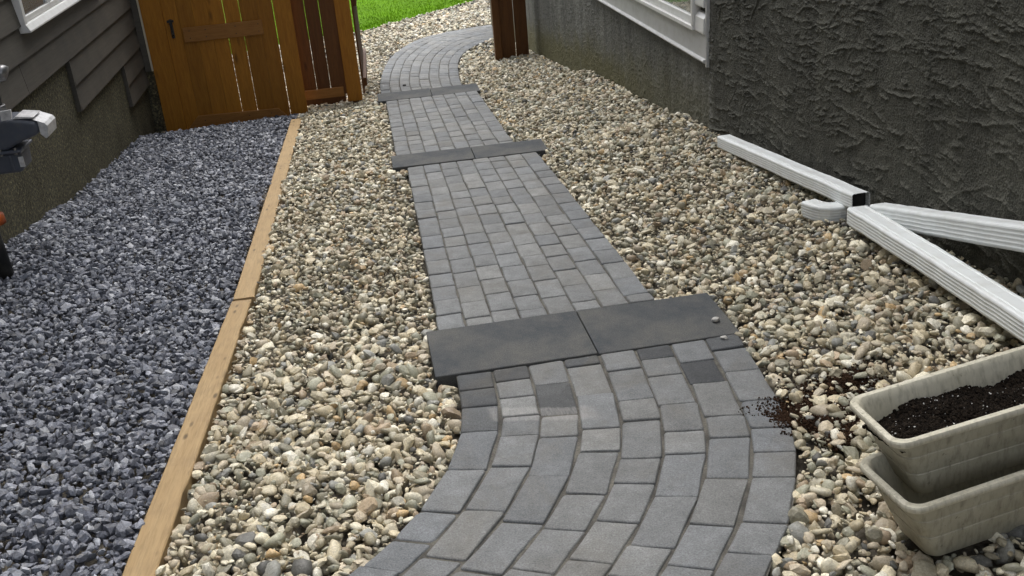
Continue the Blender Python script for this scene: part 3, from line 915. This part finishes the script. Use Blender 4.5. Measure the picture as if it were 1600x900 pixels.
# ------------------------------------------------------------------ gas meter on the left wall
def gas_meter():
    X, Y = -1.945, 5.72
    gm = empty('gas_meter', (X, Y, -.45), 'blue grey gas meter with a pale end plate, standing by the left wall', 'gas meter')
    def rr(bm, x0, x1, y0, y1, z0, z1): box(bm, x0, x1, y0, y1, z0, z1)
    # local coordinates: origin (X, Y, -.45)
    def Z(z): return z + .45
    bm = bmesh.new()                                            # upper casting, tapering to the right
    prism(bm, [(-.20, Z(.235)), (.05, Z(.235)), (.135, Z(.275)), (.215, Z(.30)), (.238, Z(.315)), (.238, Z(.375)), (.15, Z(.395)), (.05, Z(.405)), (-.20, Z(.405))], 'y', -.11, .09)
    bm_obj('upper_casting', bm, M['meter'], gm, bevel=.022, seg=4, smooth=False)
    bm = bmesh.new(); box(bm, -.20, .128, -.125, .105, Z(.222), Z(.238))
    bm_obj('flange', bm, M['meter'], gm, bevel=.006)
    bm = bmesh.new()
    prism(bm, [(-.19, Z(.112)), (.098, Z(.112)), (.108, Z(.13)), (.115, Z(.221)), (-.19, Z(.221))], 'y', -.105, .085)
    bm_obj('lower_casting', bm, M['meter'], gm, bevel=.018, seg=4)
    for x in (-.12, -.03, .055):                                # cast ribs on the lower half
        bm = bmesh.new(); prism(bm, [(-.1065, Z(.125)), (-.114, Z(.135)), (-.118, Z(.213)), (-.1065, Z(.213))], 'x', x, x + .012)
        bm_obj('rib', bm, M['meter'], gm, bevel=.003)
    for k in range(4):
        bm = bmesh.new(); x = -.13 + k * .075
        tube(bm, [(x, -.112, Z(.214)), (x, -.112, Z(.250))], .009, 6)
        bm_obj('bolt', bm, M['steel'], gm)
    bm = bmesh.new()                                            # pale end plate with its lip
    prism(bm, [(.215, Z(.388)), (.272, Z(.362)), (.284, Z(.345)), (.276, Z(.287)), (.262, Z(.280)), (.2405, Z(.305)), (.2405, Z(.376))], 'y', -.10, .08)
    pl = bm_obj('end_plate', bm, M['label'], gm, bevel=.008, seg=3)
    bm = bmesh.new(); prism(bm, [(.120, Z(.399)), (.215, Z(.391)), (.228, Z(.398)), (.14, Z(.412))], 'y', -.10, .05)
    bm_obj('top_plate', bm, M['label'], gm, bevel=.003)
    bm = bmesh.new(); box(bm, .10, .125, -.117, -.1085, Z(.145), Z(.20))
    bm_obj('small_label', bm, M['label'], gm, bevel=.002)
    bm = bmesh.new()                                            # tag folded over the casting
    prism(bm, [(.075, Z(.40)), (.128, Z(.407)), (.135, Z(.455)), (.078, Z(.452))], 'y', -.13, -.112)
    bm_obj('paper_tag', bm, M['label'], gm, bevel=.002)
    bm = bmesh.new()                                            # union nut, pipe and elbow
    tube(bm, [(.035, -.01, Z(.405)), (.035, -.01, Z(.425))], .055, 6)
    tube(bm, [(.035, -.01, Z(.4255)), (.035, -.01, Z(.462))], .044, 8)
    bm_obj('union_nut', bm, M['steel'], gm, bevel=.004)
    bm = bmesh.new(); tube(bm, [(.035, -.01, Z(.4625)), (.035, -.01, Z(.60))], .030, 16)
    bm_obj('outlet_pipe', bm, M['black'], gm, smooth=True)
    bm = bmesh.new()
    tube(bm, [(.035, -.01, Z(.545)), (.036, -.01, Z(.575)), (.06, -.01, Z(.62)), (.115, -.012, Z(.628)), (.13, -.012, Z(.622))], [.036, .042, .045, .042, .036], 16)
    bm_obj('pipe_elbow', bm, M['steel'], gm, smooth=True)
    bm = bmesh.new(); tube(bm, [(-.14, -.01, Z(.405)), (-.14, -.01, Z(.75)), (-.2, 0, Z(.80)), (-.26, 0, Z(.80))], .03, 14)
    bm_obj('wall_pipe', bm, M['black'], gm, smooth=True)
    bm = bmesh.new(); tube(bm, [(-.16, -.25, Z(.30)), (-.155, -.262, Z(.1)), (-.125, -.27, Z(-.02)), (-.10, -.27, Z(-.08)), (-.085, -.27, Z(-.5))], [.03, .03, .05, .052, .055], 16)
    bm_obj('riser_pipe', bm, M['black'], gm, smooth=True)
    bm = bmesh.new(); tube(bm, [(-.062, -.27, Z(-.055)), (-.058, -.27, Z(-.105))], .061, 16)
    bm_obj('marker_band', bm, M['orange'], gm, smooth=True)
gas_meter()

# ------------------------------------------------------------------ downspout pieces on the right
def spout_profile(w, h):
    """box section with rounded corners and three pressed ribs per side"""
    P = []
    r = .014; hw, hh = w / 2, h / 2
    def side(x, s):
        out = []
        z = -hh + r
        n = 4; st = (h - 2 * r) / n
        for k in range(n):
            out += [(x, z + .1 * st), (x + s * .0013, z + .35 * st), (x + s * .0013, z + .7 * st), (x, z + .95 * st)]
            z += st
        return out
    def corner(cx, cy, a0):
        return [(cx + r * math.cos(math.radians(a0 + a)), cy + r * math.sin(math.radians(a0 + a))) for a in (0, 22, 45, 68, 90)]
    P += corner(hw - r, -hh + r, -90)
    P += side(hw, -1)
    P += corner(hw - r, hh - r, 0)
    top = [(hw * .62, hh), (hw * .56, hh - .0025), (hw * .48, hh)]
    P += top + [(-a, b) for a, b in top[::-1]]
    P += corner(-hw + r, hh - r, 90)
    P += [(-a, b) for a, b in side(hw, -1)][::-1]
    P += corner(-hw + r, -hh + r, 180)
    return P
def spout(label, pts, w, h, crimp0=False, crimp1=False, grp='downspout pieces lying along the right wall'):
    if len(pts) <= 3:
        rnd = random.Random(len(label)); q = []
        for a, b in zip(pts, pts[1:]):
            for k in range(14): q.append(Vector(a).lerp(Vector(b), k / 14) + (Vector((rnd.gauss(0, .0009), 0, rnd.gauss(0, .0009))) if q else Vector()))
        pts = q + [Vector(pts[-1])]
    c = Vector(pts[0])
    o = empty('downspout', c, label, 'downspout', grp)
    pts = [Vector(p) - c for p in pts]
    bm = bmesh.new()
    sweep(bm, pts, spout_profile(w, h), cap=(False, False))
    p = bm_obj('pipe', bm, M['spout'], o)
    so = p.modifiers.new('wall', 'SOLIDIFY'); so.thickness = .0022; so.offset = -1
    # black plug in each open end stands in for the pipe's inner shade
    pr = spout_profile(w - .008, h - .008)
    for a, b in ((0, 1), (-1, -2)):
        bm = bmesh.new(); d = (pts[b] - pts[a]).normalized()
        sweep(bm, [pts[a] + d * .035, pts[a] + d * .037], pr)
        bm_obj('shade_plug', bm, M['inside'], o)
    return o
def lin(a, b, n=2): return [tuple(Vector(a).lerp(Vector(b), t / (n - 1))) for t in range(n)]
spout('long white downspout lying close to the wall beyond the elbow', [(2.180, 5.93, -.300), (2.205, 4.19, -.112)], .092, .078)
spout('white downspout reaching toward the planters, lying nearest the path', [(2.125, 4.06, -.125), (2.07, 3.3, -.052), (1.985, 2.3, .04)], .102, .084)
spout('white ribbed downspout sloping up against the stucco wall behind the front one', [(2.205, 4.02, -.115), (2.205, 3.5, .022), (2.212, 2.6, .262)], .088, .094)
arc = [(2.27, 4.335, -.192), (2.225, 4.315, -.194), (2.185, 4.304, -.196), (2.145, 4.301, -.198), (2.112, 4.308, -.199), (2.088, 4.325, -.200), (2.073, 4.352, -.201), (2.064, 4.385, -.203), (2.058, 4.42, -.206)]
spout('short curved white downspout elbow pointing at the stones', arc, .088, .082)

# ------------------------------------------------------------------ planters
def planter(label, loc, rot):
    L, W, H = .66, .26, .205
    o = empty('planter_box', loc, label, 'planter', 'stacked cream planter boxes')
    o.rotation_euler = rot
    def ring(ix, iy, z, rad, n=6):
        x0, x1, y0, y1 = ix, L - ix, iy, W - iy
        out = []
        for cx, cy, a0 in ((x1 - rad, y0 + rad, -90), (x1 - rad, y1 - rad, 0), (x0 + rad, y1 - rad, 90), (x0 + rad, y0 + rad, 180)):
            for k in range(n + 1):
                a = math.radians(a0 + 90 * k / n)
                out.append((cx + rad * math.cos(a), cy + rad * math.sin(a), z))
        return out
    def wall(z):                                                # inset of the tapering wall at height z
        f = 1 - z / H
        return .012 + .063 * f, .010 + .040 * f
    R = []
    for z, e, rad in ((0, .006, .028), (.006, 0, .032), (.076, 0, .034), (.0785, .0022, .034), (.082, .0005, .034), (.138, 0, .036), (.1405, .002, .036), (.144, .0005, .036), (H - .017, 0, .038)):
        a, b = wall(z); R.append(ring(a + e, b + e, z, rad))
    for e, z, rad in ((.003, H - .018, .042), (0, H - .013, .044), (0, H - .004, .044), (.003, H, .042), (.017, H, .036), (.021, H - .004, .034)): R.append(ring(e, e, z, rad))
    for z in (H - .02, .10, .012):
        a, b = wall(z); R.append(ring(a + .012, b + .012, z, .030))
    bm = bmesh.new()
    rv = [[bm.verts.new(p) for p in r] for r in R]
    n = len(R[0])
    for q, (a, b) in enumerate(zip(rv, rv[1:])):
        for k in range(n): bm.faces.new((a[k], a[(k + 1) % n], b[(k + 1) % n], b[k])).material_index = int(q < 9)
    bm.faces.new(rv[0][::-1]); bm.faces.new(rv[-1])
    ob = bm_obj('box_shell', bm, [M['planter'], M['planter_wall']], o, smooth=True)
    ob.data.set_sharp_from_angle(angle=math.radians(40))
    for k in (.085, .175):                                      # small plugs on the short end of the rim
        bm = bmesh.new(); tube(bm, [(.0095, k, H - .001), (.0095, k, H + .0014)], .0045, 10)
        bm_obj('rim_plug', bm, M['planter'], o)
    return o
planter('lower cream planter box standing on the stones with another box in it', (1.169, 1.82, -.160), (-.063, -.125, .0736))
UP = Vector((1.160, 1.896, -.021)); UPR = (-.05, -.139, .025)
planter('upper cream planter box filled with black potting soil', UP, UPR)

def soil_lumps(n, f_pos, rng, r0, r1):
    bm = bmesh.new(); bmesh.ops.create_icosphere(bm, subdivisions=1, radius=1)
    bv = np.array([v.co[:] for v in bm.verts]); bf = np.array([[v.index for v in f.verts] for f in bm.faces]); bm.free()
    P = f_pos(n)
    n = len(P)
    s = rng.uniform(r0, r1, (n, 1, 1)) * rng.uniform(.6, 1.2, (n, 1, 3))
    V = bv[None] * (1 + rng.uniform(-.28, .28, (n, len(bv), 1))) * s + P[:, None]
    F = bf[None] + (np.arange(n) * len(bv))[:, None, None]
    return V.reshape(-1, 3), F.reshape(-1, 3), n, len(bf)
def potting_soil():
    rng = np.random.default_rng(11)
    L, W = .66, .26
    from mathutils import Euler
    RM = np.array(Euler(UPR).to_matrix())
    nx, ny = 60, 24
    u = np.linspace(.030, L - .030, nx); v = np.linspace(.027, W - .027, ny)
    Ug, Vg = np.meshgrid(u, v)
    hz = lambda a, b: .158 + .010 * np.sin(a * 17 + 1) * np.sin(b * 23) + .006 * np.sin(a * 41 + b * 33) - .026 * (b / W - .3) - .012 * np.exp(-((a - .03) / .05) ** 2)
    Zg = hz(Ug, Vg) + rng.normal(0, .0015, Ug.shape)
    def w(a, b, c): return np.c_[a, b, c] @ RM.T + np.array(UP)
    V0 = w(Ug.ravel(), Vg.ravel(), Zg.ravel())
    i, j = np.meshgrid(np.arange(nx - 1), np.arange(ny - 1)); a = (j * nx + i).ravel()
    F0 = np.r_[np.c_[a, a + 1, a + nx + 1], np.c_[a, a + nx + 1, a + nx]]
    def pos(n):
        a = rng.uniform(.034, L - .034, n); b = rng.uniform(.030, W - .030, n)
        return w(a, b, hz(a, b) + rng.uniform(0, .005, n))
    V1, F1, n1, k1 = soil_lumps(8000, pos, rng, .0022, .0068)
    V2, F2, n2, k2 = soil_lumps(260, lambda n: pos(n) + np.array([0, 0, .003]), rng, .0009, .0027)
    V = np.r_[V0, V1, V2]; F = np.r_[F0, F1 + len(V0), F2 + len(V0) + len(V1)]
    mi = np.r_[np.zeros(len(F0) + len(F1)), np.ones(len(F2))]
    o = np_obj('potting_soil', V, F, None, False, [M['soil'], M['perlite']], mi)
    tag(o, 'black potting soil flecked with white perlite in the upper planter box', 'soil', kind='stuff')
potting_soil()

# ------------------------------------------------------------------ loose stones
def icos(sub):
    bm = bmesh.new(); bmesh.ops.create_icosphere(bm, subdivisions=sub, radius=1)
    v = np.array([p.co[:] for p in bm.verts]); f = np.array([[q.index for q in t.verts] for t in bm.faces]); bm.free()
    return v, f
def stone_proto(v, rng, planes, lo, hi, soft):
    out = v.copy(); rad = np.ones(len(v))
    nrm = rng.normal(size=(planes, 3)); nrm /= np.linalg.norm(nrm, axis=1)[:, None]
    d = rng.uniform(lo, hi, planes)
    for n, q in zip(nrm, d):
        c = v @ n
        lim = np.where(c > 1e-3, q / np.maximum(c, 1e-3), 9)
        rad = -soft * np.log(np.exp(-rad / soft) + np.exp(-np.minimum(lim, 3) / soft)) if soft else np.minimum(rad, lim)
    return out * rad[:, None]
def rots(n, rng, tilt):
    a, b, c = rng.uniform(0, 2 * np.pi, n), rng.normal(0, tilt, n), rng.normal(0, tilt, n)
    ca, sa, cb, sb, cc, sc = np.cos(a), np.sin(a), np.cos(b), np.sin(b), np.cos(c), np.sin(c)
    z = np.zeros(n); o = np.ones(n)
    Rz = np.stack([np.stack([ca, -sa, z], 1), np.stack([sa, ca, z], 1), np.stack([z, z, o], 1)], 1)
    Rx = np.stack([np.stack([o, z, z], 1), np.stack([z, cb, -sb], 1), np.stack([z, sb, cb], 1)], 1)
    Ry = np.stack([np.stack([cc, z, sc], 1), np.stack([z, o, z], 1), np.stack([-sc, z, cc], 1)], 1)
    return Rx @ Ry @ Rz
def build_stones(name, P, size, rng, protos, tilt, flat, mat, smooth):
    """P positions, size = half length of each stone"""
    n = len(P)
    k = rng.integers(0, len(protos[0]), n)
    dist = np.hypot(P[:, 0], P[:, 1])
    lod = np.where(dist < 4.0, 0, np.where(dist < 8.5, 1, 2)) if len(protos) == 3 else np.zeros(n, int)
    R = rots(n, rng, tilt)
    sc = np.stack([size, size * rng.uniform(.55, .95, n), size * rng.uniform(*flat, n)], 1)
    VV, FF, SM = [], [], []; base = 0
    for l in range(len(protos)):
        for q, (pv, pf) in enumerate(protos[l]):
            sharp = smooth and q % 5 in (1, 3)
            idx = np.where((k == q) & (lod == l))[0]
            if not len(idx): continue
            v = pv[None] * sc[idx][:, None, :]
            v = np.einsum('nij,nkj->nki', R[idx], v) + P[idx][:, None]
            f = pf[None] + (np.arange(len(idx)) * len(pv))[:, None, None] + base
            VV.append(v.reshape(-1, 3)); FF.append(f.reshape(-1, 3)); SM.append(np.full(len(FF[-1]), smooth and not sharp)); base += len(idx) * len(pv)
    return np_obj(name, np.concatenate(VV), np.concatenate(FF), mat, np.concatenate(SM))
def grid(x0, x1, y0, y1, sp, rng):
    xs = np.arange(x0, x1, sp); ys = np.arange(y0, y1, sp * .87)
    X, Y = np.meshgrid(xs, ys); X = X + (np.arange(len(ys)) % 2 * sp / 2)[:, None]
    X = X + rng.uniform(-.45, .45, X.shape) * sp; Y = Y + rng.uniform(-.45, .45, Y.shape) * sp
    return X.ravel(), Y.ravel()

PL_C = np.array([[1.245, 1.885], [1.80, 1.92], [1.78, 2.06], [1.23, 2.02]])
def not_path(x, y, pad):
    m = np.ones(len(x), bool)
    for P in POLY:
        e = P
        m &= ~inpoly(x, y, e)
        for dx, dy in ((pad, 0), (-pad, 0), (0, pad), (0, -pad)): m &= ~inpoly(x + dx, y + dy, e)
    return m
LAWN_Y = lambda x: np.interp(x, [-3, .2, 1.27, 2.5, 6], [17.2, 18.8, 20.15, 21.4, 23.5])
def river():
    rng = np.random.default_rng(21)
    p3, p2, p1 = icos(3), icos(2), icos(1)
    seeds = rng.integers(0, 1 << 30, 14)
    def protos(v): return [(stone_proto(v[0], np.random.default_rng(s), 11, .38, .95, .025), v[1]) for s in seeds]
    pr = [protos(p2), protos(p1), protos(p1)]
    Xs, Ys, Zs, Ss = [], [], [], []
    for layer, (sp, y0, y1) in enumerate(((.037, 1.5, 9.0), (.037, 1.5, 9.0), (.044, 9.0, 14.5), (.044, 9.0, 14.5), (.060, 14.5, 23.0))):
        x, y = grid(-1.0 if y0 < 9 else -2.6, 2.4 if y0 < 14 else 4.5, y0, y1, sp, rng)
        s = rng.lognormal(math.log(.0218), .42, len(x)).clip(.008, .048) * (1.0 if y0 < 9 else 1.15 if y0 < 14 else 1.45)
        m = not_path(x, y, .005)
        m &= (x > TIMBER_X(y) + np.where(y < 10.0, .048 + s * .35, .0)) | (y > 11.05)
        m &= (y < LAWN_Y(x)) & (x < np.where(y < 17.5, 2.29, 9))
        m &= ~inpoly(x, y, PL_C)
        # view wedge: leave out what is far outside the frame
        m &= (x > -1.0 - .15 * y) & (x < 1.45 + .46 * y)
        x, y, s = x[m], y[m], s[m]
        z = G(x, y)
        z = z + np.where(layer % 2 == 1, rng.uniform(-.002, .012, len(x)), rng.uniform(-.022, -.006, len(x))) if layer < 4 else z + rng.uniform(-.01, .008, len(x))
        # banked a little against path and timber
        Xs.append(x); Ys.append(y); Zs.append(z); Ss.append(s)
    x, y = grid(-.9, 2.4, 1.5, 6.0, .030, rng)                    # chips and grit between the stones
    m = not_path(x, y, .002) & (x > TIMBER_X(y) + .05) & (x < 2.28) & ~inpoly(x, y, PL_C) & (x < 1.05 + .46 * y)
    x, y = x[m], y[m]
    Xs.append(x); Ys.append(y); Zs.append(G(x, y) + rng.uniform(-.012, .012, len(x))); Ss.append(rng.uniform(.004, .0095, len(x)))
    x, y, z, s = map(np.concatenate, (Xs, Ys, Zs, Ss))
    keep = rng.random(len(x)) < .92
    P = np.c_[x, y, z][keep]
    o = build_stones('river_gravel', P, s[keep], rng, pr, .50, (.30, .68), M['river'], True)
    tag(o, 'rounded tan and grey river stones either side of the paver path', 'gravel', kind='stuff')
    print('river stones', keep.sum(), 'tris', len(o.data.polygons))
river()
def crushed():
    rng = np.random.default_rng(33)
    v = icos(1)
    seeds = rng.integers(0, 1 << 30, 14)
    pr = [[(stone_proto(v[0], np.random.default_rng(q), 9, .42, .95, 0), v[1]) for q in seeds]]
    Xs, Ys, Zs, Ss = [], [], [], []
    for layer in range(2):
        for sp, y0, y1 in ((.0315, 1.6, 6.5), (.034, 6.5, 11.0)):
            x, y = grid(-2.25, -.68, y0, y1, sp, rng)
            s = rng.lognormal(math.log(.0205), .36, len(x)).clip(.008, .042)
            m = (x < TIMBER_X(y) - np.where(y < 10.0, .050 + s * .3, .0)) & (x > -2.2) & (y < 10.99) & (x > -1.75 - .22 * y)
            x, y, s = x[m], y[m], s[m]
            z = G(x, y) + (rng.uniform(-.018, -.006, len(x)) if layer == 0 else rng.uniform(-.004, .009, len(x)))
            Xs.append(x); Ys.append(y); Zs.append(z); Ss.append(s)
    x, y, z, s = map(np.concatenate, (Xs, Ys, Zs, Ss))
    o = build_stones('crushed_gravel', np.c_[x, y, z], s, rng, pr, .5, (.4, .8), M['crush'], False)
    tag(o, 'blue grey crushed stone between the left house and the timber edging', 'gravel', kind='stuff')
    print('crushed', len(x), len(o.data.polygons))
crushed()

# stones that came to rest on their own
def lone(label, x, y, z, r, mat, seed):
    rng = np.random.default_rng(seed)
    v, f = icos(3)
    pv = stone_proto(v, rng, 9, .6, .95, .06) * np.array([r, r * .8, r * .62])
    o = np_obj('pebble', pv, f, mat, True)
    o.location = (x, y, z + r * .5); o.rotation_euler = (0, 0, rng.uniform(0, 6))
    tag(o, label, 'pebble', 'stray pebbles on the path')
M['stone_pale'] = m_paint('pale_stone', (.42, .41, .38), .65, .5, (.2, .19, .17), 60)
M['stone_dark'] = m_paint('dark_stone', (.03, .03, .03), .65, .3, (.08, .07, .06), 60)
lone('pale grey pebble lying on the right slab of the nearest step', 1.285, 3.575, -.300, .018, M['stone_pale'], 4)
lone('tan grey pebble lying on the pavers just in front of the nearest step', 1.262, 3.415, -.300, .017, M['stone_pale'], 8)
lone('small black pebble on the far pavers behind the last step', .49, 11.95, S4(11.95), .024, M['stone_dark'], 9)

# ------------------------------------------------------------------ soil spilled between path and planters
def spilled():
    rng = np.random.default_rng(44)
    C = [(1.29, 2.77, .085, .075), (1.40, 2.83, .10, .075), (1.33, 2.67, .07, .06), (1.43, 2.70, .06, .06), (1.225, 2.73, .04, .03), (1.36, 2.55, .05, .05), (1.50, 2.86, .07, .05)]
    def pos(n):
        k = rng.integers(0, len(C), n); c = np.array(C)[k]
        an = rng.uniform(0, 2 * np.pi, n); rr = np.minimum(np.abs(rng.normal(0, .85, n)), 1.7) * (1 + .3 * np.sin(an * 3 + k * 2) + .2 * np.sin(an * 7 + k))
        x = c[:, 0] + np.cos(an) * rr * c[:, 2]; y = c[:, 1] + np.sin(an) * rr * c[:, 3]
        onp = inpoly(x, y, POLY[0])
        kp = ~onp | (rng.random(n) < .45); x, y, onp = x[kp], y[kp], onp[kp]; n = len(x)
        z = np.where(onp, S1(y) + rng.uniform(.0005, .004, n), G(x, y) + rng.uniform(-.016, .008, n))
        return np.c_[x, y, z]
    V1, F1, n1, k1 = soil_lumps(30000, pos, rng, .0013, .0046)
    V2, F2, n2, k2 = soil_lumps(60, lambda n: pos(n) + np.array([0, 0, .008]), rng, .0012, .0026)
    o = np_obj('spilled_soil', np.r_[V1, V2], np.r_[F1, F2 + len(V1)], None, False, [M['soil_wet'], M['perlite']], np.r_[np.zeros(len(F1)), np.ones(len(F2))])
    tag(o, 'dark brown soil spilled over stones and paver edge beside the planters', 'soil', kind='stuff')
spilled()

# ------------------------------------------------------------------ lawn beyond
def lawn():
    rng = np.random.default_rng(55)
    n = 90000
    x = rng.uniform(-2.5, 5, n); y = rng.uniform(17, 29, n)
    m = y > LAWN_Y(x) + rng.normal(0, .03, n)
    x, y = x[m], y[m]; n = len(x)
    z = G(x, y) - .01
    h = rng.uniform(.03, .07, n); a = rng.uniform(0, 2 * np.pi, n); w = rng.uniform(.004, .009, n)
    lx, ly = rng.normal(0, .03, n), rng.normal(0, .03, n)
    V = np.stack([np.c_[x - np.cos(a) * w, y - np.sin(a) * w, z], np.c_[x + np.cos(a) * w, y + np.sin(a) * w, z], np.c_[x + lx, y + ly, z + h]], 1).reshape(-1, 3)
    F = np.arange(3 * n).reshape(-1, 3)
    # turf under the blades, reaching to the horizon
    xs = np.r_[-2.8, np.linspace(-2.5, 5, 40), 6]
    g0 = len(V); rows = [0, .5, 2, 6, 14, 40, 120, 350]
    T = []
    for r in rows:
        for q in xs:
            xx = q + (q - 1.2) * r * .35; yy = LAWN_Y(q) + .02 + r
            T.append((xx, yy, float(G(xx, yy)) + (.0 if r < 1 else .015)))
    T = np.array(T); nx = len(xs)
    i, j = np.meshgrid(np.arange(nx - 1), np.arange(len(rows) - 1)); q = (j * nx + i).ravel() + g0
    F2 = np.r_[np.c_[q, q + 1, q + nx + 1], np.c_[q, q + nx + 1, q + nx]]
    o = np_obj('lawn', np.r_[V, T], np.r_[F, F2], M['grass'], False)
    tag(o, 'bright green mown lawn beyond the stones at the back', 'lawn', kind='stuff')
lawn()
